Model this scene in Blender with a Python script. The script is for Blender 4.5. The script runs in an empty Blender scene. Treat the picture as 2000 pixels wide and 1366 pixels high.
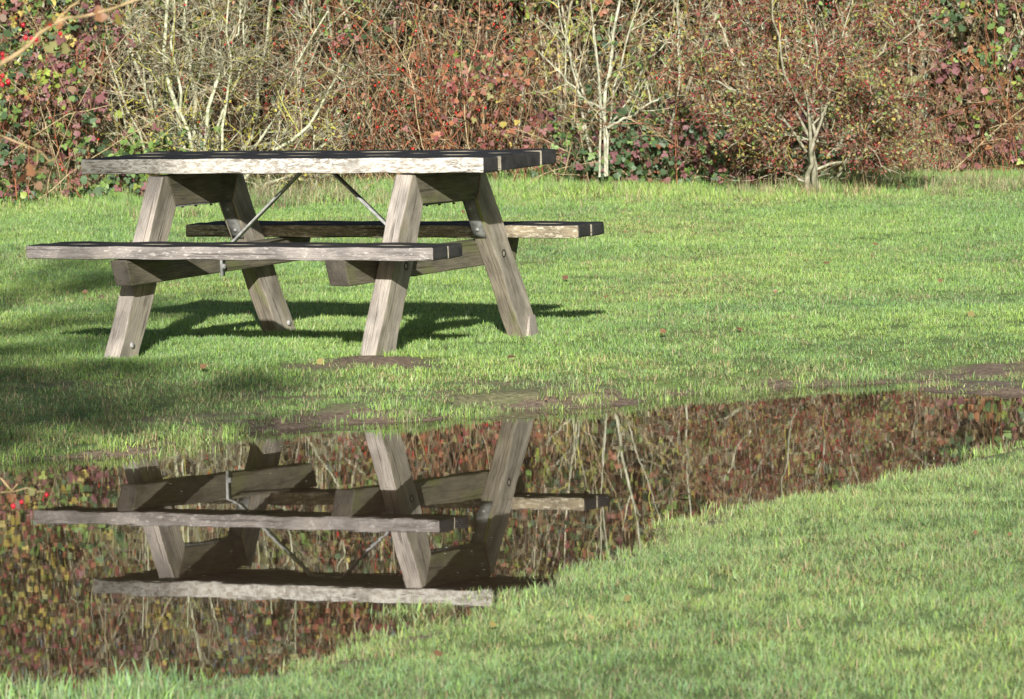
import bpy, bmesh, math, random
import numpy as np
from mathutils import Vector, Matrix
rng = np.random.default_rng(7)
random.seed(7)
scene = bpy.context.scene
COL = scene.collection

# ------------------------------------------------------------------ frame
# x to the right, y away from the camera, z up, water level z = 0, metres
CAM_H = 1.371
PITCH, ROLL = -0.06246, -0.02274
F_PX = 10012.9            # focal length on a 2000 px wide picture
def at(u, v, Y):          # a point seen at (u, v) standing Y metres away
    cp, sp, cr, sr = math.cos(PITCH), math.sin(PITCH), math.cos(ROLL), math.sin(ROLL)
    fw = np.array([0, cp, sp]); r_ = np.array([1., 0, 0]); u_ = np.array([0, -sp, cp])
    d = fw + (u - 1000) / F_PX * (cr * r_ + sr * u_) - (v - 683) / F_PX * (cr * u_ - sr * r_)
    return np.array([0, 0, CAM_H]) + d * (Y / d[1])

# ------------------------------------------------------------------ helpers
def tag(o, label=None, cat=None, group=None, kind=None):
    if label: o['label'] = label
    if cat: o['category'] = cat
    if group: o['group'] = group
    if kind: o['kind'] = kind
    return o

def link(o, parent=None):
    COL.objects.link(o)
    if parent is not None: o.parent = parent
    return o

def empty(name, loc=(0, 0, 0), rz=0):
    o = bpy.data.objects.new(name, None)
    o.location = loc; o.rotation_euler = (0, 0, rz); o.empty_display_size = .2
    return link(o)

def np_mesh(name, V, F, mats, cols=None, parent=None, smooth=False, origin=None, midx=None):
    """V (n,3); F list of arrays (m,k)"""
    V = np.asarray(V, np.float32).reshape(-1, 3)
    if origin is not None: V = V - np.asarray(origin, np.float32)
    me = bpy.data.meshes.new(name)
    if not isinstance(F, (list, tuple)): F = [F]
    F = [f for f in F if len(f)]
    nl = sum(f.size for f in F); nf = sum(len(f) for f in F)
    me.vertices.add(len(V)); me.vertices.foreach_set('co', V.ravel())
    me.loops.add(nl); me.polygons.add(nf)
    me.loops.foreach_set('vertex_index', np.concatenate([f.ravel() for f in F]).astype(np.int32))
    st, o = [], 0
    for f in F:
        st.append(o + np.arange(len(f)) * f.shape[1]); o += f.size
    me.polygons.foreach_set('loop_start', np.concatenate(st).astype(np.int32))
    if midx is not None: me.polygons.foreach_set('material_index', np.asarray(midx, np.int32))
    if smooth: me.polygons.foreach_set('use_smooth', np.ones(nf, bool))
    me.update(calc_edges=True)
    if cols is not None:
        a = me.attributes.new('col', 'FLOAT_COLOR', 'POINT')
        c = np.ones((len(V), 4), np.float32); c[:, :3] = cols
        a.data.foreach_set('color', c.ravel())
    for m in (mats if isinstance(mats, (list, tuple)) else [mats]): me.materials.append(m)
    o = bpy.data.objects.new(name, me)
    link(o, parent)
    return o

class Geo:
    def __init__(s): s.V, s.F, s.C, s.n = [], {}, [], 0
    def add(s, V, F, C):
        V = np.asarray(V).reshape(-1, 3)
        for f in (F if isinstance(F, list) else [F]):
            s.F.setdefault(f.shape[1], []).append(f + s.n)
        s.V.append(V); s.C.append(np.broadcast_to(C, V.shape)); s.n += len(V)
    def build(s, name, mat, parent=None, origin=None, smooth=False):
        if not s.n: return None
        return np_mesh(name, np.concatenate(s.V), [np.concatenate(x) for x in s.F.values()], mat,
                       np.concatenate(s.C), parent, smooth, origin)

def vnoise(x, y, scale, seed=0):
    x = np.asarray(x, float) * scale + 1000.3; y = np.asarray(y, float) * scale + 1000.7
    xi = np.floor(x).astype(int); yi = np.floor(y).astype(int); fx = x - xi; fy = y - yi
    fx = fx * fx * (3 - 2 * fx); fy = fy * fy * (3 - 2 * fy)
    def h(a, b):
        n = (a * 374761393 + b * 668265263 + seed * 974711) & 0xffffffff
        n = ((n ^ (n >> 13)) * 1274126177) & 0xffffffff
        return ((n ^ (n >> 16)) & 0xffff) / 65535.0
    return (h(xi, yi) * (1 - fx) + h(xi + 1, yi) * fx) * (1 - fy) + (h(xi, yi + 1) * (1 - fx) + h(xi + 1, yi + 1) * fx) * fy

def ss(a, b, x):
    t = np.clip((np.asarray(x, float) - a) / (b - a), 0, 1); return t * t * (3 - 2 * t)

# ------------------------------------------------------------------ materials
def mat(name):
    m = bpy.data.materials.new(name); m.use_nodes = True
    nt = m.node_tree; nt.nodes.clear()
    out = nt.nodes.new('ShaderNodeOutputMaterial'); b = nt.nodes.new('ShaderNodeBsdfPrincipled')
    nt.links.new(b.outputs[0], out.inputs[0])
    def N(t, **k):
        n = nt.nodes.new('ShaderNode' + t)
        for a, v in k.items():
            if a.startswith('i_'):
                key = a[2:]; key = int(key) if key.isdigit() else key.replace('_', ' ')
                n.inputs[key].default_value = v
            else: setattr(n, a, v)
        return n
    L = nt.links.new
    return m, N, L, b, out

def ramp(N, pts):
    r = N('ValToRGB'); e = r.color_ramp.elements
    while len(e) < len(pts): e.new(.5)
    for i, (p, c) in enumerate(pts):
        e[i].position = p; e[i].color = (*c, 1) if len(c) == 3 else c
    return r

def mixc(N, L, fac, a, b, mode='MIX'):
    n = N('Mix', data_type='RGBA', blend_type=mode)
    for idx, x in ((0, fac), (6, a), (7, b)):
        if isinstance(x, (int, float)): n.inputs[idx].default_value = x
        elif isinstance(x, tuple): n.inputs[idx].default_value = (*x, 1)
        else: L(x, n.inputs[idx])
    return n.outputs[2]

def vegetation_mat(name, rough=.55, spec=.3, patch=None, transl=0.0):
    m, N, L, b, out = mat(name)
    a = N('Attribute', attribute_name='col')
    g = N('NewGeometry')
    col = a.outputs['Color']
    if patch:
        n1 = N('TexNoise', i_Scale=patch[0], i_Detail=3.0); L(g.outputs['Position'], n1.inputs['Vector'])
        r = ramp(N, [(.36, patch[1]), (.64, patch[2])]); L(n1.outputs['Fac'], r.inputs[0])
        col = mixc(N, L, 1.0, col, r.outputs[0], 'MULTIPLY')
        n2 = N('TexNoise', i_Scale=patch[0] * 7, i_Detail=2.0); L(g.outputs['Position'], n2.inputs['Vector'])
        r2 = ramp(N, [(.35, (.86, .88, .88)), (.65, (1.13, 1.11, 1.06))]); L(n2.outputs['Fac'], r2.inputs[0])
        col = mixc(N, L, 1.0, col, r2.outputs[0], 'MULTIPLY')
    L(col, b.inputs['Base Color'])
    b.inputs['Roughness'].default_value = rough
    b.inputs['Specular IOR Level'].default_value = spec
    if transl > 0:
        t = N('BsdfTranslucent'); L(col, t.inputs['Color'])
        ms = N('MixShader'); ms.inputs[0].default_value = transl
        L(b.outputs[0], ms.inputs[1]); L(t.outputs[0], ms.inputs[2]); L(ms.outputs[0], out.inputs[0])
    return m

M_grass = vegetation_mat('grass_blades', .6, .25, (.55, (.86, .95, .94), (1.15, 1.11, 1.0)), .2)
M_leaf = vegetation_mat('foliage', .5, .4, None, .15)
M_bark = vegetation_mat('bark', .85, .15, (24., (.55, .58, .48), (1.22, 1.2, 1.15)))
M_berry = vegetation_mat('berry_skin', .22, .6)

def wood_mat(name, dark, mid, light, patch_c=None, patch_a=.5, stain=None, stain_amt=.0, crack=.5, rough=.8, fine=70, seed=0.):
    m, N, L, b, out = mat(name)
    a = N('Attribute', attribute_name='gco')
    def mp(sx, sy, sz, off=0.):
        n = N('Mapping'); n.inputs['Scale'].default_value = (sx, sy, sz); n.inputs['Location'].default_value = (off + seed, off * .7, off * .3)
        L(a.outputs['Vector'], n.inputs['Vector']); return n.outputs[0]
    g1 = N('TexNoise', i_Scale=1., i_Detail=6., i_Roughness=.7); L(mp(9, fine * 3.8, fine * 3.8), g1.inputs['Vector'])
    r1 = ramp(N, [(.3, dark), (.5, mid), (.72, light)]); L(g1.outputs['Fac'], r1.inputs[0])
    col = r1.outputs[0]
    g2 = N('TexNoise', i_Scale=1., i_Detail=4.); L(mp(5, 13, 13, 3.), g2.inputs['Vector'])
    r2 = ramp(N, [(.3, (.50, .49, .47)), (.52, (.95, .94, .92)), (.72, (1.22, 1.18, 1.10))]); L(g2.outputs['Fac'], r2.inputs[0])
    col = mixc(N, L, 1., col, r2.outputs[0], 'MULTIPLY')
    if patch_c:
        g3 = N('TexNoise', i_Scale=1., i_Detail=8., i_Roughness=.75, i_Distortion=.6); L(mp(26, 95, 95, 9.), g3.inputs['Vector'])
        r3 = ramp(N, [(patch_a - .05, (0, 0, 0)), (patch_a + .05, (1, 1, 1))]); L(g3.outputs['Fac'], r3.inputs[0])
        col = mixc(N, L, r3.outputs[0], col, patch_c)
    if stain:
        g4 = N('TexNoise', i_Scale=1., i_Detail=4.); L(mp(3.5, 7, 7, 17.), g4.inputs['Vector'])
        r4 = ramp(N, [(.62 - stain_amt * .3, (0, 0, 0)), (.78 - stain_amt * .3, (.85, .85, .85))]); L(g4.outputs['Fac'], r4.inputs[0])
        col = mixc(N, L, r4.outputs[0], col, stain)
    g5 = N('TexNoise', i_Scale=1., i_Detail=3., i_Roughness=.6, i_Distortion=.4); L(mp(1.6, 75, 75, 23.), g5.inputs['Vector'])
    r5 = ramp(N, [(.33, (.12, .11, .1)), (.39, (1, 1, 1))]); L(g5.outputs['Fac'], r5.inputs[0])
    col = mixc(N, L, crack, col, r5.outputs[0], 'MULTIPLY')
    L(col, b.inputs['Base Color'])
    b.inputs['Roughness'].default_value = rough; b.inputs['Specular IOR Level'].default_value = .25
    bp = N('Bump', i_Strength=.6, i_Distance=.003)
    ad = N('Math', operation='ADD'); L(g1.outputs['Fac'], ad.inputs[0]); L(r5.outputs[0], ad.inputs[1])
    L(ad.outputs[0], bp.inputs['Height']); L(bp.outputs[0], b.inputs['Normal'])
    return m

M_top_front = wood_mat('weathered_wood_lichen', (.22, .19, .15), (.38, .35, .305), (.52, .49, .44), (.70, .68, .63), .50, (.12, .11, .09), .12, .8)
M_seat_front = wood_mat('weathered_wood_grey', (.19, .165, .155), (.32, .295, .285), (.44, .41, .395), (.60, .57, .53), .59, (.13, .115, .11), .25, .6, seed=4.)
M_seat_far = wood_mat('weathered_wood_brown', (.12, .10, .07), (.27, .23, .16), (.44, .39, .29), (.62, .58, .46), .56, (.07, .065, .05), .4, .85, seed=8.)
M_between = wood_mat('wood_gap_face', (.14, .13, .10), (.30, .28, .22), (.45, .42, .34), None, .5, None, 0, .6, seed=6.)  # side faces of the planks behind the front one, slightly darker
M_damp_top_shade = wood_mat('damp_top_shaded_underside', (.014, .014, .016), (.034, .034, .037), (.075, .073, .07), (.10, .095, .08), .66, None, 0, .8, .75)
M_end = wood_mat('damp_end_grain', (.022, .022, .022), (.045, .045, .045), (.075, .075, .07), None, .5, None, 0, .5, .9)
M_leg = wood_mat('weathered_leg_wood', (.20, .18, .16), (.40, .365, .33), (.56, .525, .485), None, .5, (.24, .21, .175), .1, .6, seed=2.)
M_leg_face = wood_mat('weathered_leg_side_wood', (.20, .18, .15), (.37, .34, .285), (.50, .465, .405), None, .5, (.22, .20, .13), .3, .55, seed=12.)
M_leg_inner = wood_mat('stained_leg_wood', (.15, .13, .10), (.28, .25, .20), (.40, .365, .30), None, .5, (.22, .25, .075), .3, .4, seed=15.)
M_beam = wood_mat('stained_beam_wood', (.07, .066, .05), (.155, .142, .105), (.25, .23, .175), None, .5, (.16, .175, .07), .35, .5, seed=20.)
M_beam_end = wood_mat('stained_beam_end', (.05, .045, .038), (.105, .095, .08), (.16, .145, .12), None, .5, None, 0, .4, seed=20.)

def metal_mat(name, c, rough=.5):
    m, N, L, b, out = mat(name)
    g = N('NewGeometry'); n = N('TexNoise', i_Scale=35., i_Detail=4.); L(g.outputs['Position'], n.inputs['Vector'])
    r = ramp(N, [(.35, tuple(x * .65 for x in c)), (.65, tuple(x * 1.15 for x in c))]); L(n.outputs['Fac'], r.inputs[0])
    L(r.outputs[0], b.inputs['Base Color'])
    b.inputs['Metallic'].default_value = .0; b.inputs['Roughness'].default_value = rough + .2; b.inputs['Specular IOR Level'].default_value = .35
    return m
M_metal = metal_mat('galvanised_steel', (.17, .175, .165))
M_rod = metal_mat('galvanised_bar', (.40, .41, .40), .45)
M_bolt = metal_mat('bolt_steel', (.34, .34, .33), .4)
M_hole = metal_mat('shadowed_peg_rim', (.03, .027, .022), .9)

# ------------------------------------------------------------------ terrain
FAR = [(-6, 15.6), (-3.4, 16.0), (-2.138, 16.346), (-1.672, 16.609), (-1.51, 16.664), (-1.351, 16.761), (-1.191, 16.879), (-1.057, 17.479), (-0.862, 17.804), (-0.689, 17.938), (-0.549, 18.085), (-0.276, 18.004), (-0.151, 18.205), (-0.005, 18.456), (0.369, 18.644), (0.567, 19.0), (0.834, 19.021), (0.962, 19.28), (1.235, 19.329), (1.451, 19.37), (1.601, 18.855), (1.867, 18.69), (2.4, 18.467), (3.2, 18.3)]
NEAR = [(3.2, 17.7), (2.246, 17.297), (1.616, 16.204), (1.418, 15.815), (1.131, 15.171), (0.874, 14.703), (0.636, 14.323), (0.479, 13.96), (0.382, 13.535), (0.182, 12.957), (0.062, 12.505), (-0.014, 12.239), (-0.063, 12.085), (-0.248, 11.54), (-0.355, 11.20), (-0.564, 10.80), (-0.774, 10.58), (-0.986, 10.48), (-1.097, 10.50), (-1.44, 10.65), (-2.6, 11.4), (-6, 12.4)]
POLY = np.array(FAR + NEAR)
def sdf(x, y):
    x = np.asarray(x, float); y = np.asarray(y, float)
    sh = x.shape; P = np.stack([x.ravel(), y.ravel()], 1)
    d = np.full(len(P), 1e9); ins = np.zeros(len(P), bool)
    A = POLY; B = np.roll(POLY, -1, 0)
    for a, b in zip(A, B):
        ab = b - a; t = np.clip(((P - a) @ ab) / (ab @ ab), 0, 1)
        q = P - (a + t[:, None] * ab); d = np.minimum(d, np.hypot(q[:, 0], q[:, 1]))
        c = (a[1] > P[:, 1]) != (b[1] > P[:, 1])
        with np.errstate(divide='ignore', invalid='ignore'):
            xi = (b[0] - a[0]) * (P[:, 1] - a[1]) / (b[1] - a[1]) + a[0]
        ins ^= c & (P[:, 0] < xi)
    return np.where(ins, -d, d).reshape(sh)

FEET = []   # (x, y, z) filled from the table below
YAW = 0.4818; S = .87; ORG = np.array([-0.767, 20.596]); ZB = .12
def t2w(x, y, z):     # table frame (before scaling) -> world
    c, s = math.cos(-YAW), math.sin(-YAW)
    return np.array([ORG[0] + S * (c * x - s * y), ORG[1] + S * (s * x + c * y), S * z])
for (x, y, z) in ((.65, -.70, .140), (-.65, -.70, .100), (.65, .76, .128), (-.65, .74, .145)):
    w = t2w(x, y, z); FEET.append(w)

def height(x, y):
    x = np.asarray(x, float); y = np.asarray(y, float)
    d = sdf(x, y) + (vnoise(x, y, 2.3, 5) - .5) * .22 + (vnoise(x, y, 7., 6) - .5) * .07
    far = y > (14.4 + .75 * x)
    mud = ss(.9, 1.5, x) * ss(18.3, 18.6, y) * ss(20.6, 19.4, y)
    plate = .012 + .10 * ss(17.5, 19.9, y) + .24 * ss(21, 35, y) + .05 * ss(20, 22, y) * 0
    plate = np.where(y > 35, plate + (y - 35) * .012, plate)
    plate = plate * (1 - .6 * mud)
    near_p = .055 + .01 * (vnoise(x, y, .8, 2) - .5)
    P = np.where(far, plate + .015, near_p)
    bank = np.where(d > 0, np.where(far, .010 + .030 * ss(.02, .14, d) * (1 - mud) + .045 * d - .02 * mud * ss(0, .3, d), .006 + .07 * d), .006 + .17 * d)
    bank = np.maximum(bank, -.09)
    k = .02
    h = np.clip(.5 + .5 * (P - bank) / k, 0, 1)
    z = bank * h + P * (1 - h) - k * h * (1 - h)
    z = z + np.where(d > .1, 1, 0) * ((vnoise(x, y, 1.4, 3) - .5) * .014 + (vnoise(x, y, 5., 4) - .5) * .010) * ss(.1, .8, d)
    for f in FEET:
        r2 = (x - f[0]) ** 2 + (y - f[1]) ** 2; w = np.exp(-r2 / .13)
        z = z * (1 - w) + f[2] * w
    return z

def grid(x0, x1, nx, y0, y1, ny):
    xs = np.linspace(x0, x1, nx) if np.isscalar(nx) else nx
    ys = np.linspace(y0, y1, ny) if np.isscalar(ny) else ny
    X, Y = np.meshgrid(xs, ys); n, m = X.shape
    i = (np.arange(n - 1)[:, None] * m + np.arange(m - 1)[None]).ravel()
    return X, Y, np.stack([i, i + 1, i + m + 1, i + m], 1)

m, N, L, b, out = mat('soil_and_thatch')
g = N('NewGeometry')
n1 = N('TexNoise', i_Scale=1.3, i_Detail=6.); L(g.outputs['Position'], n1.inputs['Vector'])
n2 = N('TexNoise', i_Scale=45., i_Detail=6., i_Roughness=.7); L(g.outputs['Position'], n2.inputs['Vector'])
ra = ramp(N, [(.3, (.11, .08, .055)), (.55, (.26, .195, .14)), (.75, (.42, .33, .25))]); L(n2.outputs['Fac'], ra.inputs[0])
rb = ramp(N, [(.3, (.11, .16, .05)), (.55, (.19, .27, .085)), (.75, (.27, .30, .12))]); L(n2.outputs['Fac'], rb.inputs[0])
att = N('Attribute', attribute_name='col')
L(mixc(N, L, att.outputs['Color'], ra.outputs[0], rb.outputs[0]), b.inputs['Base Color'])
b.inputs['Roughness'].default_value = .85
att2 = N('Attribute', attribute_name='wet'); rr = ramp(N, [(0., (.92, .92, .92)), (1., (.42, .42, .42))]); L(att2.outputs['Fac'], rr.inputs[0]); L(rr.outputs[0], b.inputs['Roughness']); b.inputs['Specular IOR Level'].default_value = .3
bp = N('Bump', i_Strength=.8, i_Distance=.012); L(n2.outputs['Fac'], bp.inputs['Height']); L(bp.outputs[0], b.inputs['Normal'])
M_soil = m

MUD = [(*t2w(-.7, -.80, 0)[:2], .14, .10), (*t2w(.66, -.80, 0)[:2], .10, .06), (*t2w(.70, .62, 0)[:2], .12, .08), (*t2w(.75, -1.0, 0)[:2], .34, .22)]
def bare(x, y):        # 1 where the soil shows
    v = np.zeros_like(np.asarray(x, float))
    for cx, cy, rx, ry in MUD:
        v = np.maximum(v, 1 - ss(.4, 1.15, np.hypot((x - cx) / rx, (y - cy) / ry) + (vnoise(x, y, 6, 9) - .5) * .8))
    worn = ss(.50, .66, .6 * vnoise(x, y, 2.6, 21) + .4 * vnoise(x * .5, y, 8., 22)) * ss(17.0, 17.5, y) * ss(19.75, 19.0, y + .35 * (x < -.5)) * ss(1.3, .9, x)
    v = np.maximum(v, worn * .62)
    top = 19.25 + (x - 1.15) * .95 + (vnoise(x, y, 3.0, 12) - .5) * .5 + (vnoise(x, y, 9.0, 13) - .5) * .25
    v = np.maximum(v, ss(1.05, 1.3, x) * ss(18.2, 18.5, y) * ss(top, top - .35, y) * (1 - .8 * ss(.55, .72, vnoise(x, y, 5.5, 14))))
    return v
xs = np.concatenate([np.linspace(-160, -7, 24)[:-1], np.linspace(-7, -3.4, 16)[:-1], np.linspace(-3.4, 3.4, 171)[:-1], np.linspace(3.4, 7, 16)[:-1], np.linspace(7, 160, 24)])
ys = np.concatenate([np.linspace(-60, 6, 12)[:-1], np.linspace(6, 10, 16)[:-1], np.linspace(10, 22, 300)[:-1], np.linspace(22, 40, 90)[:-1], np.linspace(40, 260, 30)])
X, Y, F = grid(0, 0, xs, 0, 0, ys)
Z = height(X, Y)
bb = bare(X, Y) * (np.abs(X) < 4) * (Y > 10) * (Y < 22)
Z = Z + bb * ((vnoise(X, Y, 13., 61) - .5) * .022 + (vnoise(X, Y, 30., 62) - .5) * .012)
gcol = 1 - np.clip(bare(X, Y) + (sdf(X, Y) < .08), 0, 1)
ground = np_mesh('ground', np.stack([X, Y, Z], -1), F, M_soil, np.repeat(gcol.reshape(-1, 1), 3, 1), None, True)
wa = ground.data.attributes.new('wet', 'FLOAT', 'POINT')
wa.data.foreach_set('value', (ss(.9, 1.3, X) * ss(18.4, 18.8, Y) * ss(21, 20.2, Y) * ss(.2, .7, vnoise(X, Y, 3., 44))).astype(np.float32).ravel())
tag(ground, kind='structure')

# water
m, N, L, b, out = mat('puddle_water')
b.inputs['Base Color'].default_value = (.060, .038, .024, 1)
b.inputs['Roughness'].default_value = .012
b.inputs['IOR'].default_value = 1.31
g = N('NewGeometry')
mp = N('Mapping'); mp.inputs['Scale'].default_value = (7, 3.2, 1); L(g.outputs['Position'], mp.inputs['Vector'])
n1 = N('TexNoise', i_Scale=1., i_Detail=3., i_Roughness=.6); L(mp.outputs[0], n1.inputs['Vector'])
mp2 = N('Mapping'); mp2.inputs['Scale'].default_value = (26, 34, 1); L(g.outputs['Position'], mp2.inputs['Vector'])
n3 = N('TexNoise', i_Scale=1., i_Detail=2.); L(mp2.outputs[0], n3.inputs['Vector'])
mx = N('Mix', data_type='VECTOR'); mx.inputs[0].default_value = .45
L(n1.outputs['Color'], mx.inputs[4]); L(n3.outputs['Color'], mx.inputs[5])
s1 = N('VectorMath', operation='SUBTRACT'); L(mx.outputs[1], s1.inputs[0]); s1.inputs[1].default_value = (.5, .5, .5)
s2 = N('VectorMath', operation='MULTIPLY'); L(s1.outputs[0], s2.inputs[0]); s2.inputs[1].default_value = (.0044, .0036, 0)
s3 = N('VectorMath', operation='ADD'); L(s2.outputs[0], s3.inputs[0]); s3.inputs[1].default_value = (0, 0, 1)
s4 = N('VectorMath', operation='NORMALIZE'); L(s3.outputs[0], s4.inputs[0]); L(s4.outputs[0], b.inputs['Normal'])
X, Y, F = grid(-6.5, 3.6, 30, 10.0, 20.0, 30)
water = np_mesh('water', np.stack([X, Y, X * 0], -1), F, m)
tag(water, kind='structure')

# ------------------------------------------------------------------ grass
def blades(n, rad, hmin, hmax, wid, palette, probs, seed, lean=.45, clump=0):
    r = np.random.default_rng(seed)
    a = r.uniform(0, 6.283, n); q = rad * np.sqrt(r.uniform(0, 1, n))
    if clump: q = rad * r.uniform(0, 1, n)
    base = np.stack([q * np.cos(a), q * np.sin(a), np.full(n, -.008)], 1)
    h = r.uniform(hmin, hmax, n) * (1 - .3 * (q / rad) ** 2)
    ld = r.uniform(0, 6.283, n); th = np.clip(np.abs(r.normal(lean, .38, n)), 0, 1.5)
    d = np.stack([np.cos(ld), np.sin(ld), 0 * ld], 1)
    side = np.stack([-np.sin(ld + r.normal(0, .6, n)), np.cos(ld), 0 * ld], 1)
    side /= np.linalg.norm(side, axis=1)[:, None]
    w = wid * r.uniform(.6, 1.3, n)[:, None]
    up = np.array([0, 0, 1.])
    m1 = base + up * (h * .5 * np.cos(th * .75) + .004)[:, None] + d * (h * .5 * np.sin(th * .75))[:, None]
    tp = m1 + up * (h * .55 * np.cos(th * 1.2))[:, None] + d * (h * .55 * np.sin(th * 1.2))[:, None]
    V = np.stack([base - side * w * .5, base + side * w * .5, m1 - side * w * .45, m1 + side * w * .45, tp], 1)
    i = np.arange(n)[:, None] * 5
    Q = i + np.array([[0, 1, 3, 2]]); T = i + np.array([[2, 3, 4]])
    pal = np.array(palette); k = r.choice(len(pal), n, p=np.array(probs) / sum(probs))
    c = pal[k] * r.uniform(.75, 1.3, (n, 1)) * r.uniform(.92, 1.08, (n, 3))
    C = np.repeat(c[:, None], 5, 1); C[:, 0:2] *= np.array([1.0, .92, .85]); C[:, 4] *= 1.08
    return V.reshape(-1, 3), [Q, T], C.reshape(-1, 3)

G_mid = (.245, .385, .13); G_lime = (.33, .50, .13); G_blue = (.26, .39, .20); G_dark = (.07, .13, .04)
G_straw = (.48, .40, .26); G_olive = (.27, .29, .13); G_dead = (.28, .20, .13); G_pale = (.38, .44, .24); G_pink = (.42, .30, .22)
PROTO = [  # name, blades, radius, hmin, hmax, width, palette, probs, lean
    ('green', 80, .078, .014, .031, .0027, [G_mid, G_lime, G_blue, G_straw, G_olive, G_dark], [6, 4.5, 5, .6, 1.2, .7], 1.0),
    ('bright', 80, .078, .016, .035, .0028, [G_mid, G_lime, G_pale, G_straw, G_dark, G_blue], [5, 6, 1.5, .3, .7, 2], .9),
    ('strawy', 66, .080, .016, .040, .0027, [G_olive, G_straw, G_pale, G_mid, G_dead, G_blue, G_pink, G_dark], [5, 3.0, 3, 4, 2.0, 4, 1.8, .8], 1.1),
    ('tall', 50, .080, .030, .075, .0036, [G_mid, G_lime, G_pale, G_straw, G_olive, G_dark], [5, 6, 3, 1.2, 2, 1], .55),
    ('dry_tall', 30, .075, .05, .15, .0036, [G_straw, G_dead, G_pale, G_olive, G_mid], [5, 2.5, 2, 1.5, 3], .6),
    ('near', 96, .052, .018, .042, .0017, [G_mid, G_lime, G_blue, G_straw, G_pale, G_olive, G_dead, G_pink, G_dark], [5, 2.4, 7, 1.4, 3.4, 2.5, .7, .9, 1.2], 1.1),
    ('near_tall', 40, .05, .026, .060, .0022, [G_mid, G_lime, G_pale, G_straw, G_olive, G_blue], [5, 2.5, 2, 1, 1, 4], .7),
]
def grass_field(name, label, protos, pts, idx, scl, seed):
    r = np.random.default_rng(seed)
    col = bpy.data.collections.new(name + '_tufts')
    for j, pi in enumerate(protos):
        for v in range(3):
            nm, n, rad, h0, h1, w, pal, pr, ln = PROTO[pi]
            V, Fc, C = blades(n, rad, h0, h1, w, pal, pr, seed * 31 + pi * 7 + v, ln)
            o = np_mesh('tuft_%02d' % (j * 3 + v), V, Fc, M_grass, C)
            COL.objects.unlink(o); col.objects.link(o)
    n = len(pts)
    me = bpy.data.meshes.new(name); me.vertices.add(n); me.vertices.foreach_set('co', pts.astype(np.float32).ravel())
    def at_(nm, ty, data, key='value'):
        a = me.attributes.new(nm, ty, 'POINT'); a.data.foreach_set(key, data)
    at_('tidx', 'INT', (idx * 3 + r.integers(0, 3, n)).astype(np.int32))
    at_('trot', 'FLOAT_VECTOR', np.stack([r.normal(0, .08, n), r.normal(0, .08, n), r.uniform(0, 6.283, n)], 1).astype(np.float32).ravel(), 'vector')
    at_('tscl', 'FLOAT', (scl * r.uniform(.75, 1.3, n)).astype(np.float32))
    o = link(bpy.data.objects.new(name, me))
    ng = bpy.data.node_groups.new(name, 'GeometryNodeTree')
    ng.interface.new_socket('Geometry', in_out='INPUT', socket_type='NodeSocketGeometry')
    ng.interface.new_socket('Geometry', in_out='OUTPUT', socket_type='NodeSocketGeometry')
    A = ng.nodes.new; K = ng.links.new
    gi, go = A('NodeGroupInput'), A('NodeGroupOutput')
    iop = A('GeometryNodeInstanceOnPoints'); ci = A('GeometryNodeCollectionInfo')
    ci.inputs['Collection'].default_value = col; ci.inputs['Separate Children'].default_value = True
    ci.inputs['Reset Children'].default_value = True
    iop.inputs['Pick Instance'].default_value = True
    K(gi.outputs[0], iop.inputs['Points']); K(ci.outputs[0], iop.inputs['Instance'])
    for nm, ty, sk in (('tidx', 'INT', 'Instance Index'), ('trot', 'FLOAT_VECTOR', 'Rotation'), ('tscl', 'FLOAT', 'Scale')):
        a = A('GeometryNodeInputNamedAttribute'); a.data_type = ty; a.inputs[0].default_value = nm
        K([s for s in a.outputs if s.enabled][0], iop.inputs[sk])
    K(iop.outputs[0], go.inputs[0])
    md = o.modifiers.new('tufts', 'NODES'); md.node_group = ng
    me.materials.append(M_grass)
    tag(o, label, 'grass', kind='stuff')
    return o

def scatter(n, y0, y1, side=.75, r=rng):
    y = r.uniform(y0 ** 2, y1 ** 2, n) ** .5
    x = r.uniform(-1, 1, n) * (.1 * y + side)
    m_ = n // 3                       # thinner turf further out on both sides
    y2 = r.uniform(y0 ** 2, y1 ** 2, m_) ** .5
    x2 = r.choice([-1, 1], m_) * (.1 * y2 + side + r.uniform(-.1, 2.6, m_))
    return np.concatenate([x, x2]), np.concatenate([y, y2])

# far lawn
x, y = scatter(44000, 16.0, 36.5)
d = sdf(x, y); keep = (y > 14.6 + .75 * x) & (d > -.07 + .12 * (vnoise(x, y, 3.5, 31) - .45)) | ((d > -.22) & (vnoise(x, y, 2.2, 77) > .70) & (x < -.3) & (y > 14.6 + .75 * x))
keep |= (y > 14.6 + .75 * x) & (d > -.20) & (d < 0) & (rng.uniform(0, 1, len(x)) < .22 * (vnoise(x, y, 5., 35) > .5))
for cx_, cy_, cr_ in ((-1.27, 16.72, .10), (-1.17, 16.80, .08), (-1.0, 17.25, .13), (-.85, 17.4, .10), (-1.45, 16.6, .09)):
    keep |= np.hypot(x - cx_, y - cy_) < cr_
bz = bare(x, y)
keep &= rng.uniform(0, 1, len(x)) > bz * np.where(x > 1, .93, .84)
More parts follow.
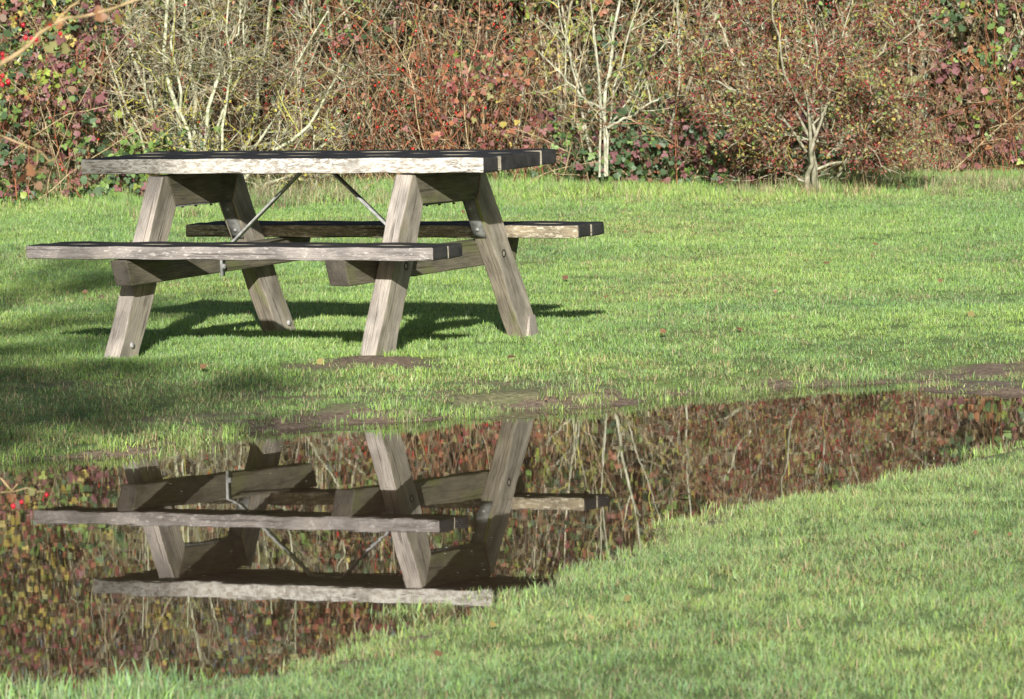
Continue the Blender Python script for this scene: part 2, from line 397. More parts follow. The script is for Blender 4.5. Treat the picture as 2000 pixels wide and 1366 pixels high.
# thin the lawn where it is far enough for every tuft to cover more of it
x, y, d, bz = x[keep], y[keep], d[keep], bz[keep]
z = height(x, y)
u = rng.uniform(0, 1, len(x)) + (vnoise(x, y, .9, 41) - .5) * .9
idx = np.zeros(len(x), int)
front = ss(20.6, 18.6, y)
leg = np.zeros(len(x))
for f in FEET: leg = np.maximum(leg, np.exp(-((x - f[0]) ** 2 + (y - f[1]) ** 2) / .6))
pstraw = .20 + .95 * ss(20.3, 18.9, y) * (1 - leg) + .25 * (vnoise(x, y, .6, 77) - .5) - .25 * ss(24, 20.5, y) * (1 - front) + .15 * (vnoise(x, y, 2.5, 15) - .5)
idx[u < pstraw] = 2
idx[(u > .68 + .35 * front - .6 * leg - .1 * (y > 27))] = 1
back = ss(30.2, 32.8, y + (vnoise(x, y, 1.1, 18) - .5) * 2.2)
rr = rng.uniform(0, 1, len(x))
idx[rr < back * .8] = 3
idx[(rr < back * .38) & (vnoise(x, y, 1.0, 19) > .56 - .2 * (np.abs(x - 2.5) < .5))] = 4
idx[(d < .12) & (rr < .35)] = 3
scl = .86 + .20 * ss(22, 34, y); scl = np.where((idx == 3) & (y < 25), scl * .75, scl)
scl *= .85 + .3 * vnoise(x, y, 3.1, 52); scl = np.where(back > .4, scl * (.7 + .9 * vnoise(x, y, 1.3, 152)), scl)
# trodden thin turf
scl = scl * np.where(np.abs(x) > .1 * y + .8, 1.35, 1.)
grass_field('lawn_grass', 'short bright green lawn around the table up to the hedge foot', [0, 1, 2, 3, 4], np.stack([x, y, z], 1), idx, scl, 3)
# near bank
x, y = scatter(15000, 9.3, 18.2, .6)
d = sdf(x, y); keep = (y < 14.6 + .75 * x) & ((d > .0 + .14 * (vnoise(x, y, 4, 32) - .5)) | ((d > -.16) & (rng.uniform(0, 1, len(x)) < .30 * (vnoise(x, y, 6., 34) > .45))))
keep |= (y < 12.2) & (x < -.1) & (d > -.22) & (d < .1) & (vnoise(x, y, 5., 90) > .62) & (y < 14.6 + .75 * x)
x, y, d = x[keep], y[keep], d[keep]; z = np.maximum(height(x, y), -.01)
idx = np.zeros(len(x), int); rr = rng.uniform(0, 1, len(x))
idx[(rr < .25 * (vnoise(x, y, 2.2, 61) > .55))] = 2
idx[(rr > .985) | ((d < .08) & (rr > .80)) | ((x < -.72) & (y < 10.95) & (rr > .55))] = 1
idx[(np.abs(x) > .1 * y + .65) & (idx == 1)] = 0
grass_field('bank_grass', 'blue green turf of the near bank at the lower right', [5, 6, 2], np.stack([x, y, z], 1), idx, np.where((idx == 1) & (x < -.7) & (y < 10.95), 1.25, .70 + .22 * vnoise(x, y, 3., 53)), 5)

# ------------------------------------------------------------------ table
def prism(name, poly, axis, a0, a1, mats, parent, bevel=.007, cuts=0, pick=None, gax=None, jit=.0018, tilt=True, seed=0, slices=None):
    """poly: 2d outline in the plane across `axis`; unscaled table metres. gax: grain direction."""
    r = random.Random(seed)
    bm = bmesh.new()
    def P(p, a):
        return {'x': (a, p[0], p[1]), 'y': (p[0], a, p[1]), 'z': (p[0], p[1], a)}[axis]
    v0 = [bm.verts.new(P(p, a0)) for p in poly]; v1 = [bm.verts.new(P(p, a1)) for p in poly]
    bm.faces.new(v0); bm.faces.new(v1[::-1]); n = len(poly)
    for i in range(n): bm.faces.new((v0[(i + 1) % n], v0[i], v1[i], v1[(i + 1) % n]))
    bmesh.ops.recalc_face_normals(bm, faces=bm.faces)
    if cuts:
        for k in range(1, cuts):
            a = a0 + (a1 - a0) * k / cuts
            no = {'x': (1, 0, 0), 'y': (0, 1, 0), 'z': (0, 0, 1)}[axis]
            bmesh.ops.bisect_plane(bm, geom=bm.verts[:] + bm.edges[:] + bm.faces[:], plane_co=P((0, 0), a), plane_no=no)
    for zz in (slices or ()):
        bmesh.ops.bisect_plane(bm, geom=bm.verts[:] + bm.edges[:] + bm.faces[:], plane_co=(0, 0, zz), plane_no=(0, 0, 1))
    if bevel:
        es = [e for e in bm.edges if len(e.link_faces) == 2 and e.calc_face_angle() > .35]
        bmesh.ops.bevel(bm, geom=es, offset=bevel, segments=2, profile=.6, affect='EDGES')
    if jit:
        for v in bm.verts:
            q = v.co * 9
            v.co += Vector((math.sin(q.y * 3 + q.x * 1.3 + seed), math.sin(q.x * 2.1 + seed * 2), math.sin(q.x * 1.7 + q.y + seed * 3))) * jit \
                + Vector((r.uniform(-1, 1), r.uniform(-1, 1), r.uniform(-1, 1))) * jit * .35
    g = Vector(gax or {'x': (1, 0, 0), 'y': (0, 1, 0), 'z': (0, 0, 1)}[axis]).normalized()
    h = g.orthogonal().normalized(); k = g.cross(h)
    gc = []
    for f in bm.faces:
        nn = f.normal; f.material_index = pick(nn) if pick else 0; f.smooth = False
    for v in bm.verts:
        gc += [v.co.dot(g) + seed * 1.37, v.co.dot(h) + seed * .61, v.co.dot(k) + seed * .23]
        z = v.co.z
        if tilt: z += -.00417 * v.co.x + .0249 * v.co.y
        v.co = Vector((v.co.x * S, v.co.y * S, z * S - ZB))
    me = bpy.data.meshes.new(name); bm.to_mesh(me); bm.free()
    a = me.attributes.new('gco', 'FLOAT_VECTOR', 'POINT'); a.data.foreach_set('vector', gc)
    for m_ in mats: me.materials.append(m_)
    o = bpy.data.objects.new(name, me); link(o, parent)
    return o
def rect(a, b, c, d): return [(a, c), (b, c), (b, d), (a, d)]

table = empty('picnic_table', (ORG[0], ORG[1], ZB), -YAW)
tag(table, 'weathered grey wooden picnic table with two attached benches standing on the grass behind the puddle', 'picnic table')
ZT = .2709
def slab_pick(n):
    if abs(n.z) > .75: return 1  # undersides share the damp top's dark colour as painted shade
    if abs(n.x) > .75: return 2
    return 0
Lh = 1.0604; W = .3569; T = .0706; H = .75 + ZT
pw = 2 * W / 5
ends = [(0, 0), (.006, .012), (-.004, .0), (.003, -.008), (0, .0)]
for i in range(5):
    y0 = -W + i * pw + (.0022 if i else 0); y1 = -W + (i + 1) * pw - (.0022 if i < 4 else 0)
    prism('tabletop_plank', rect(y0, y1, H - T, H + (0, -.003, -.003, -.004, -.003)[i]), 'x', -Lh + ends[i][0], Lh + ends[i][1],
          [M_top_front if i == 0 else M_between, M_damp_top_shade, M_end], table, .011 if i == 0 else .007, 26, slab_pick, seed=i + 1)
HS = .38254 + ZT; TS = .061; YS = .8455; WS = .2831
for side in (-1, 1):
    for j in range(2):
        lo = side * YS if side < 0 else YS - WS
        y0 = lo + j * WS / 2 + (.006 if j else 0); y1 = lo + (j + 1) * WS / 2 - (.006 if j == 0 else 0)
        if side < 0: y0, y1 = -YS + j * WS / 2 + (.006 if j else 0), -YS + (j + 1) * WS / 2 - (0 if j else .006)
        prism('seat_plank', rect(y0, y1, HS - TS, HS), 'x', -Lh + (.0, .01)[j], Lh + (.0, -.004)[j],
              [(M_seat_front if side < 0 else M_seat_far) if j == 0 else M_between, M_damp_top_shade, M_end], table, .012, 26, slab_pick, seed=10 + j + side * 2)
XO, LW, CY = .6925, .0833, .1768
z0 = .945
for sx in (1, -1):
    for sy in (-1, 1):
        b_ = {(1, -1): .4624, (1, 1): .6438, (-1, -1): .5339, (-1, 1): .5954}[(sx, sy)]
        zt = z0 + (.0055 if sy > 0 else -.012)       # meets the tilted top
        yo = lambda z: .352 + b_ * (z0 - z)
        zb = .0
        poly = [(sy * yo(zb), zb), (sy * yo(zt), zt), (sy * .322, zt), (sy * (yo(.79) - CY), .79), (sy * (yo(zb) - CY), zb)]
        xa, xb = (XO - LW, XO) if sx > 0 else (-XO, -XO + LW)
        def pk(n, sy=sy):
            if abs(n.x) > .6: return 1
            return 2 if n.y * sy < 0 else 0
        lg = prism('leg', poly, 'x', xa, xb, [M_leg, M_leg_face, M_leg_inner], table, .007, 2, pk, gax=(0, sy * b_, -1), seed=20 + sx * 3 + sy, tilt=False, jit=.0026, slices=[.1 + .045 * q_ for q_ in range(16)])
        # roughen: slice along the height so that the edges wander
        if (sx, sy) != (-1, 1):
            pass
xi = XO - LW
for sx in (1, -1):
    # beam carrying the top, its ends cut to meet the legs
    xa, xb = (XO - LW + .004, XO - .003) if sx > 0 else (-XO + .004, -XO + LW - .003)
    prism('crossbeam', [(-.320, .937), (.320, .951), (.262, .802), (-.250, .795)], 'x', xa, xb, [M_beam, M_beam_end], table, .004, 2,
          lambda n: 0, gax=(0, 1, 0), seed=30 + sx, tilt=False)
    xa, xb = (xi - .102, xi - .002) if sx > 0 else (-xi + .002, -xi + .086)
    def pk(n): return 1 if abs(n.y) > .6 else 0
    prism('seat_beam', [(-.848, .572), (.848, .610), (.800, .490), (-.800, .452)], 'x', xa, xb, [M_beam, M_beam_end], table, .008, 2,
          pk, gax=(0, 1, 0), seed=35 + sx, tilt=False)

def bar(name, pts, w, t, m_, parent, widthdir=(0, 1, 0)):
    """flat strip along points in table frame"""
    pts = [Vector(p) for p in pts]; wd = Vector(widthdir).normalized()
    V, F_ = [], []
    for i, p in enumerate(pts):
        d = (pts[min(i + 1, len(pts) - 1)] - pts[max(i - 1, 0)]).normalized()
        nn = d.cross(wd).normalized()
        for a, b2 in ((-1, -1), (1, -1), (1, 1), (-1, 1)):
            q = p + wd * (a * w / 2) + nn * (b2 * t / 2); V.append((q.x * S, q.y * S, q.z * S - ZB))
    for i in range(len(pts) - 1):
        for k in range(4):
            F_.append((i * 4 + k, i * 4 + (k + 1) % 4, i * 4 + 4 + (k + 1) % 4, i * 4 + 4 + k))
    e = (len(pts) - 1) * 4
    F_ += [(3, 2, 1, 0), (e, e + 1, e + 2, e + 3)]
    return np_mesh(name, V, np.array(F_), m_, None, parent)
def disc(name, c, nrm, r, t, m_, parent, n=14, r_in=0., dome=0.):
    nrm = Vector(nrm).normalized(); a = nrm.orthogonal().normalized(); b2 = nrm.cross(a); c = Vector(c)
    prof = [(r, 0), (r, t * .6), (r * .8, t)] + ([(r_in, t), (r_in, 0)] if r_in else [(r * .01, t * (1 + dome))])
    V, F_ = [], []
    for (rr_, h) in prof:
        for k in range(n):
            q = c + nrm * h + (a * math.cos(6.2832 * k / n) + b2 * math.sin(6.2832 * k / n)) * rr_
            V.append((q.x * S, q.y * S, q.z * S - ZB))
    for i in range(len(prof) - 1):
        for k in range(n): F_.append((i * n + k, i * n + (k + 1) % n, (i + 1) * n + (k + 1) % n, (i + 1) * n + k))
    return np_mesh(name, V, np.array(F_), m_, None, parent)

# diagonal braces from the top's underside down to the seat beams
bl = bar('brace', [(-.02, 0, .940), (-.085, 0, .936), (-.46, 0, .612), (-.5195, 0, .588), (-.5195, 0, .455)], .036, .007, M_rod, table)
disc('bolt', (-.516, 0, .50), (1, 0, 0), .012, .012, M_bolt, bl)
br = bar('brace', [(.02, .0, .941), (.085, 0, .936), (.43, 0, .635), (.5025, 0, .588), (.5025, 0, .455)], .036, .007, M_rod, table)
disc('bolt', (.499, 0, .50), (-1, 0, 0), .012, .012, M_bolt, br)
# steel plates on the inner faces of the far legs
for sx in (1, -1):
    b_ = .6438 if sx > 0 else .5954
    yi = lambda z: .352 + b_ * (z0 - z) - CY - .006
    xc = (XO - LW + .036) if sx > 0 else (-XO + .046)
    dn = Vector((0, -1, -b_)).normalized()
    pl = bar('leg_plate', [(xc, yi(.80), .80), (xc, yi(.635), .635), (xc, yi(.615), .615)], .060, .007, M_metal, table, (1, 0, 0))
    for z in (.755, .655): disc('bolt', (xc, yi(z) - .003, z), dn, .008, .008, M_bolt, pl)
    # strap under the crossbeam
    sp = bar('beam_strap', [(xc, -.235, .790), (xc, .262, .797)], .060, .006, M_metal, table, (1, 0, 0))
    for y_ in (-.17, -.05, .09): disc('bolt', (xc + .02, y_, .790), (0, 0, -1), .007, .008, M_hole, sp)
# plugged peg holes in the end faces
def peg(x, y, z):
    pg = disc('peg', (x, y, z), (1, 0, 0), .019, .0012, M_hole, table, 20, .0125)
    disc('peg_plug', (x, y, z), (1, 0, 0), .0125, .0008, M_leg_face, pg, 16)
peg(XO + .001, .352 + .6438 * (z0 - .535) - .10, .535)
peg(XO + .001, -(.352 + .4624 * (z0 - .525)) + .115, .525)
disc('bolt', (-xi + .0005, -(.352 + .5339 * (z0 - .175)) + .085, .175), (1, 0, 0), .014, .010, M_bolt, table)
disc('bolt', (-xi + .0005, (.352 + .5954 * (z0 - .19)) - .05, .19), (1, 0, 0), .014, .010, M_bolt, table)
# pale splintered shoe at the foot of the far right leg
prism('foot_splint', [(.705, .10), (.83, .10), (.80, .215), (.792, .232), (.745, .228)], 'x', XO + .002, XO + .016, [M_leg], table, .003, 0, None, (0, 0, 1), seed=51, tilt=False)

# ------------------------------------------------------------------ plants
def nrmz(v): return v / np.maximum(np.linalg.norm(v, axis=-1, keepdims=True), 1e-9)
def tubes(G, P, R, C, sides=3):
    """P (n,k,3) R (n,k) C (3,) or (n,3) or (n,k,3)"""
    n, k, _ = P.shape
    T = np.empty_like(P); T[:, 1:-1] = P[:, 2:] - P[:, :-2]; T[:, 0] = P[:, 1] - P[:, 0]; T[:, -1] = P[:, -1] - P[:, -2]
    T = nrmz(T); ref = np.where(np.abs(T[..., 2:3]) > .9, np.array([1., 0, 0]), np.array([0, 0, 1.]))
    A = nrmz(np.cross(T, ref)); B = np.cross(T, A)
    an = np.arange(sides) * 6.28318 / sides
    V = P[:, :, None] + R[:, :, None, None] * (A[:, :, None] * np.cos(an)[None, None, :, None] + B[:, :, None] * np.sin(an)[None, None, :, None])
    i = np.arange(n)[:, None, None] * k * sides; j = np.arange(k - 1)[None, :, None] * sides; s = np.arange(sides)[None, None]
    s2 = (s + 1) % sides
    F_ = np.stack([i + j + s, i + j + s2, i + j + sides + s2, i + j + sides + s], -1).reshape(-1, 4)
    C = np.asarray(C, float)
    if C.ndim == 1: C = C[None, None]
    elif C.ndim == 2: C = C[:, None]
    C = np.broadcast_to(C[..., None, :] if C.ndim == 3 else C, (n, k, sides, 3))
    G.add(V.reshape(-1, 3), F_, C.reshape(-1, 3))

def curves(start, direc, length, k=6, wig=.12, grav=0., r=rng):
    n = len(start); d = nrmz(direc); P = np.empty((n, k, 3)); P[:, 0] = start
    st = (np.broadcast_to(length, (n,)) / (k - 1))[:, None]
    for i in range(1, k):
        d = nrmz(d + r.normal(0, wig, (n, 3)) + np.array([0, 0, grav]))
        P[:, i] = P[:, i - 1] + d * st
    return P

def branch_off(P, per, lmin, lmax, ang, k=5, wig=.15, grav=0., tmin=.2, r=rng, decay=.5, face=0.):
    n, K, _ = P.shape; m_ = n * per; w = np.repeat(np.arange(n), per)
    t = r.uniform(tmin, 1, m_) * (K - 1); i = np.minimum(t.astype(int), K - 2); f = (t - i)[:, None]
    s = P[w, i] * (1 - f) + P[w, i + 1] * f; d = nrmz(P[w, i + 1] - P[w, i])
    rd = r.normal(0, 1, (m_, 3)); rd[:, 1] -= face; rd = nrmz(rd - (rd * d).sum(1, keepdims=True) * d)
    a = r.uniform(ang * .6, ang * 1.3, m_)[:, None]
    dd = d * np.cos(a) + rd * np.sin(a)
    ln = r.uniform(lmin, lmax, m_) * (1 - decay * (t / (K - 1)))
    return curves(s, dd, ln, k, wig, grav, r)

def rad(n, k, r0, r1, r=rng, var=.35):
    t = np.linspace(0, 1, k)[None]; s = r.uniform(1 - var, 1 + var, (n, 1)); return (r0 * (1 - t) + r1 * t) * s

# leaf outlines (x across, y along, z lift)
OVATE = (np.array([[0, 0, 0], [-.42, .38, .10], [0, .45, 0], [.42, .38, .10], [-.28, .75, .06], [0, 1, -.06], [.28, .75, .06]]),
         [np.array([[0, 2, 1], [0, 3, 2]]), np.array([[1, 2, 5, 4], [2, 3, 6, 5]])])
DIAM = (np.array([[0, 0, 0], [-.4, .5, .08], [0, 1, 0], [.4, .5, .08]]), [np.array([[0, 3, 2, 1]])])
_l = [(0, 0), (.28, -.03), (.42, .14), (.58, .26), (.47, .42), (.46, .66), (.26, .68), (0, 1.0), (-.26, .68), (-.46, .66), (-.47, .42), (-.58, .26), (-.42, .14), (-.28, -.03)]
LOBED = (np.array([[a, b2, .12 * abs(a)] for a, b2 in _l] + [[0, .34, -.02]]),
         [np.array([[14, i, (i + 1) % 14] for i in range(14)])])
def tri_tpl():
    Vs, Fs3, Fs4 = [], [], []
    for k, (an, sc) in enumerate(((0, 1.), (1.25, .8), (-1.25, .8))):
        c_, s_ = math.cos(an), math.sin(an); off = np.array([0, .12, 0]) * (k == 0)
        for v in OVATE[0]:
            q = np.array([v[0] * .95, v[1], v[2]]) * sc * .62
            Vs.append(np.array([q[0] * c_ + q[1] * s_, -q[0] * s_ + q[1] * c_, q[2]]) + off)
        Fs3.append(OVATE[1][0] + 7 * k); Fs4.append(OVATE[1][1] + 7 * k)
    return np.array(Vs), [np.concatenate(Fs3), np.concatenate(Fs4)]
TRI = tri_tpl()
HAW = (np.array([[0, 0, 0], [.36, .35, .08], [.18, .45, .02], [.42, .78, .1], [0, 1, 0], [-.42, .78, .1], [-.18, .45, .02], [-.36, .35, .08]]),
       [np.array([[0, 1, 2], [0, 6, 7]]), np.array([[2, 3, 4, 0], [0, 4, 5, 6]])])
def leaves(G, pos, size, cols, tpl, facing=(-.05, -1., .35), spread=.8, r=rng, var=.35, droop=.4):
    n = len(pos); TV, TF = tpl
    nn = nrmz(np.array(facing)[None] + r.normal(0, spread, (n, 3)))
    dn = r.normal(0, 1, (n, 3)) + np.array([0, 0, -droop * 2]); dn = nrmz(dn - (dn * nn).sum(1, keepdims=True) * nn)
    sd = np.cross(dn, nn)
    s = (size * r.uniform(1 - var, 1 + var, n))[:, None, None]
    curl = r.uniform(-.4, 1.6, n)[:, None, None]
    V = pos[:, None] + s * (sd[:, None] * TV[None, :, 0:1] + dn[:, None] * TV[None, :, 1:2] + nn[:, None] * TV[None, :, 2:3] * curl)
    k = len(TV); i = np.arange(n)[:, None, None] * k
    Fs = [(i + f[None]).reshape(-1, f.shape[1]) for f in TF]
    C = np.repeat((cols * r.uniform(.75, 1.25, (n, 1)))[:, None], k, 1) * r.uniform(.88, 1.12, (n, k, 1))
    G.add(V.reshape(-1, 3), Fs, C.reshape(-1, 3))

_ph = (1 + 5 ** .5) / 2
def sphere_tpl():
    bm = bmesh.new(); bmesh.ops.create_icosphere(bm, subdivisions=1, radius=1)
    bm.verts.ensure_lookup_table(); V = np.array([v.co[:] for v in bm.verts]); F_ = np.array([[v.index for v in f.verts] for f in bm.faces]); bm.free(); return V, F_
SPH = sphere_tpl()
bm = bmesh.new(); bmesh.ops.create_icosphere(bm, subdivisions=2, radius=1); bm.verts.ensure_lookup_table()
SPH2 = (np.array([v.co[:] for v in bm.verts]), np.array([[v.index for v in f.verts] for f in bm.faces])); bm.free()
def berries(G, pos, size, col, r=rng, tpl=SPH):
    n = len(pos); V = pos[:, None] + size * r.uniform(.75, 1.2, (n, 1, 1)) * tpl[0][None] * np.array([1, 1, 1.15])
    F_ = (np.arange(n)[:, None, None] * len(tpl[0]) + tpl[1][None]).reshape(-1, 3)
    C = np.repeat((np.asarray(col)[None] * r.uniform(.7, 1.3, (n, 1)))[:, None], len(tpl[0]), 1)
    G.add(V.reshape(-1, 3), F_, C.reshape(-1, 3))

MAROON = (0.24, 0.072, 0.066); PURPLE = (0.213, 0.0938, 0.1); PINK = (0.275, 0.128, 0.117); GREEN = (0.169, 0.273, 0.0715); LIME = (0.288, 0.36, 0.072); YEL = (0.407, 0.339, 0.0871)
ORNG = (0.351, 0.17, 0.0797); RUST = (0.325, 0.137, 0.078); DKGR = (0.052, 0.091, 0.039); IVY = (0.0875, 0.15, 0.0688); REDL = (.28, .06, .045)
BROWN = (0.197, 0.123, 0.0739); DKBR = (0.0525, 0.0375, 0.027); OLIVE = (0.284, 0.277, 0.108)
HIP = (.45, .03, .02); HAWR = (.30, .015, .02)
PALE = (.56, .56, .45); LICH = (.50, .49, .14); GREYT = (.40, .37, .29); REDT = (.30, .16, .11); BEIGE = (.52, .42, .28); DKT = (.14, .11, .08)

def pick_cols(n, pal, pr, r=rng):
    pal = np.array(pal); return pal[r.choice(len(pal), n, p=np.array(pr, float) / sum(pr))]
def clumps(n, nc, lo, hi, sig, pal, pr, r=rng):
    """n points in nc clumps within a box, each clump mostly of one colour"""
    lo, hi = np.array(lo), np.array(hi); c = r.uniform(lo, hi, (nc, 3)); cc = r.choice(len(pal), nc, p=np.array(pr, float) / sum(pr))
    w = r.integers(0, nc, n); p = c[w] + r.normal(0, 1, (n, 3)) * np.array(sig) * r.uniform(.5, 1.3, (nc, 1))[w]
    k = np.where(r.uniform(0, 1, n) < .7, cc[w], r.choice(len(pal), n, p=np.array(pr, float) / sum(pr)))
    return p, np.array(pal)[k]
def gz(x, y): return height(np.asarray(x, float), np.asarray(y, float))

HB = 34.9           # foot of the hedge
# --- the mass of the hedge: stems, twigs and leaves nobody could count
G = Geo()
n = 900
s = np.stack([rng.uniform(-5.6, 5.6, n), rng.uniform(34.15, 35.95, n), np.full(n, .3)], 1)
St = curves(s, np.stack([rng.normal(0, .22, n), rng.normal(0, .1, n), np.ones(n)], 1), rng.uniform(2.4, 4.6, n), 9, .10, .03)
tubes(G, St, rad(n, 9, .013, .004), pick_cols(n, [PALE, GREYT, BEIGE, DKT, REDT], [2, 4, 2, 3, 2]), 4)
B1 = branch_off(St, 9, .4, 1.1, .9, 6, .16, .03, .1)
tubes(G, B1, rad(len(B1), 6, .005, .002), pick_cols(len(B1), [GREYT, BEIGE, DKT, REDT, PALE, LICH], [5, 2, 4, 3, 1.5, 1]))
B2 = branch_off(B1, 5, .12, .45, .9, 4, .2, 0, .1)
tubes(G, B2, rad(len(B2), 4, .0028, .0014), pick_cols(len(B2), [GREYT, BEIGE, DKT, REDT, PALE, OLIVE], [5, 2, 3, 4, 1, 1]))
n = 9000
s = np.stack([rng.uniform(-5.6, 5.6, n), rng.uniform(33.8, 34.45, n), rng.uniform(.4, 3.9, n)], 1)
B3 = curves(s, rng.normal(0, 1, (n, 3)) * np.array([1, .35, .8]), rng.uniform(.08, .50, n), 6, .3, .0)
zc = pick_cols(n, [GREYT, BEIGE, REDT, PALE, LICH, OLIVE, RUST, DKT], [5, 4, 3.5, 1.6, 2, 2, 1.5, 2])
tubes(G, B3, rad(n, 6, .0026, .0012), zc)
# thin upright dry canes in front
n = 1600
s = np.stack([rng.uniform(-5.6, 5.6, n), rng.uniform(33.85, 34.55, n), np.full(n, .33)], 1)
Cn = curves(s, np.stack([rng.normal(0, .30, n), rng.normal(-.05, .12, n), np.ones(n)], 1), rng.uniform(.3, 1.5, n), 6, .14, -.02)
tubes(G, Cn, rad(n, 6, .0032, .0015), pick_cols(n, [BEIGE, REDT, GREYT, RUST], [4, 4, 2, 2]))
hedge = empty('hedge', (0, 34.85, .36))
tag(hedge, 'tall dense tangled autumn hedge running across the whole background', 'hedge')
G.build('stems', M_bark, hedge, (0, 34.85, .36))
bpy.data.objects['stems']['kind'] = 'stuff'
G = Geo()
p, c = clumps(85000, 1500, (-6.0, 34.95, .3), (6.0, 36.25, 4.6), (.14, .22, .14), [(.03, .05, .02), (.03, .022, .016), (.09, .06, .04), (.045, .075, .035), (.14, .07, .04), (.13, .125, .05)], [4, 5, 3, 3, 1.2, 1.5])  # backing leaves, shade of the hedge's gaps put into their dark colours
leaves(G, p, .055, c, OVATE, spread=.7)
p, c = clumps(40000, 1700, (-5.7, 34, .40), (5.7, 35.15, 3.9), (.08, .12, .06), [RUST, OLIVE, GREEN, YEL, MAROON, BROWN, LIME, ORNG, DKGR, DKBR], [3, 5.5, 5, 1.4, 2.5, 2.2, 1.6, .9, 4, 4])
leaves(G, p, .026, c, HAW, spread=.9)
p, c = clumps(9000, 700, (-5.7, 33.7, .36), (5.7, 34.25, 3.6), (.10, .10, .07), [RUST, GREEN, IVY, YEL, PINK, LIME, MAROON, DKGR, OLIVE], [2.4, 5, 5, .9, .5, 1.6, 1.6, 4, 4])
leaves(G, p, .042, c, OVATE, spread=.7, var=.5)
# high leaves that only the puddle shows
p, c = clumps(30000, 600, (-4.8, 33.55, 1.65), (4.8, 34.55, 4.3), (.15, .14, .12), [YEL, OLIVE, MAROON, RUST, GREEN, PURPLE, BROWN, DKGR], [3.4, 6, 3.5, 4, 5, 2, 3, 5])
leaves(G, p, .034, c, HAW, spread=.8, var=.5)
lv = G.build('leaves', M_leaf, hedge, (0, 34.85, .36)); lv['kind'] = 'stuff'
G = Geo()
p, _ = clumps(2600, 260, (-5, 33.85, .8), (5, 34.35, 3.6), (.09, .08, .09), [HIP], [1])
berries(G, p, .0075, HIP)
by = G.build('berries', M_berry, hedge, (0, 34.85, .36)); by['kind'] = 'stuff'

def woody(root, stems, r0, r1, bark, tcol, per=(8, 5, 4), L1=(.3, .8), L2=(.12, .4), L3=(.05, .18), ang=.8, r=rng, grav=.02, names=('stems', 'twigs'), tr=(.0045, .0026, .0016), tprob=None, face=0.):
    """stems (n,k,3) -> two parts; returns twig paths"""
    o = root.location[:]
    G = Geo(); n, k, _ = stems.shape
    tubes(G, stems, rad(n, k, r0, r1, r), np.asarray(bark) * r.uniform(.8, 1.15, (n, 1)), 6)
    G.build(names[0], M_bark, root, o, True)
    b1 = branch_off(stems, per[0], *L1, ang, 6, .16, grav, .12, r, face=face)
    b2 = branch_off(b1, per[1], *L2, ang, 4, .2, 0, .1, r)
    b3 = branch_off(b2, per[2], *L3, ang, 3, .2, 0, .1, r) if per[2] else b2[:0]
    G = Geo(); pr = tprob or [1] * len(tcol)
    tubes(G, b1, rad(len(b1), 6, tr[0], tr[0] * .45, r), pick_cols(len(b1), tcol, pr, r))
    tubes(G, b2, rad(len(b2), 4, tr[1], tr[1] * .5, r), pick_cols(len(b2), tcol, pr, r))
    if len(b3): tubes(G, b3, rad(len(b3), 3, tr[2], tr[2] * .6, r), pick_cols(len(b3), tcol, pr, r))
    G.build(names[1], M_bark, root, o)
    return b1, b2, b3
def poly3(pts, Y, dy=None, k=9, r=rng, wig=.006):
    """stem through the picture points, standing Y metres away"""
    P = np.array([at(u, v, Y + (dy[i] if dy is not None else 0)) for i, (u, v) in enumerate(pts)])
    t = np.linspace(0, len(P) - 1, k); i = np.minimum(t.astype(int), len(P) - 2); f = (t - i)[:, None]
    return P[i] * (1 - f) + P[i + 1] * f + r.normal(0, wig, (k, 3))

def berry_parts(root, pos, size, col, tpl=SPH, cap=100):
    o = np.array(root.location[:]); col = np.array(col)
    meshes = []
    for k in range(3):
        G = Geo(); berries(G, np.zeros((1, 3)), size, col * (.8, 1., 1.2)[k], tpl=tpl)
        ob = G.build('berry', M_berry, None, None, True); meshes.append(ob.data); bpy.data.objects.remove(ob)
    order = np.argsort(pos[:, 1])
    for j in order[:cap]:
        ob = bpy.data.objects.new('berry', meshes[int(j) % 3]); ob.location = pos[j] - o; link(ob, root)
    if len(pos) > cap:
        G = Geo(); berries(G, pos[order[cap:]], size, col, tpl=tpl); ob = G.build('berries', M_berry, root, o); ob['kind'] = 'stuff'
# --- pale lichen covered shrub behind the left end of the table
rt = at(385, 400, 32.55); root = empty('lichen_shrub', (rt[0], rt[1], float(gz(rt[0], rt[1])) - .03))
tag(root, 'pale many-stemmed bare shrub crusted with yellow lichen behind the left end of the table', 'shrub')
lines = [[(360, 402), (330, 300), (300, 190), (262, 60), (250, -60), (240, -260)], [(372, 402), (350, 330), (300, 215), (268, 100), (255, 30), (250, -200)], [(380, 402), (352, 250), (326, 150), (325, 80), (330, -50), (350, -300)],
         [(385, 402), (375, 300), (352, 200), (338, 110), (342, -20), (330, -240)], [(390, 402), (385, 310), (378, 170), (362, 80), (356, -40), (380, -260)], [(392, 402), (382, 250), (385, 150), (410, 70), (415, 0), (430, -200)],
         [(398, 402), (430, 280), (445, 190), (452, 120), (445, 40), (460, -150)], [(402, 402), (470, 310), (500, 240), (505, 160), (520, 60), (535, -80), (545, -300)], [(400, 402), (440, 340), (495, 290), (540, 230), (560, 170), (590, 110), (640, 20)],
         [(375, 402), (300, 330), (262, 250), (225, 150), (205, 70), (195, -40)], [(370, 402), (290, 360), (255, 290), (232, 200), (215, 130)], [(400, 402), (455, 370), (520, 300), (560, 280), (620, 230), (660, 130)],
         [(408, 402), (500, 380), (560, 345), (610, 300), (650, 260)], [(386, 402), (412, 320), (432, 240), (470, 130), (480, 0), (500, -220)], [(395, 402), (405, 330), (398, 240), (430, 120), (470, 30), (480, -120)], [(380, 402), (340, 340), (312, 260), (285, 160), (230, 60), (180, 10)]]
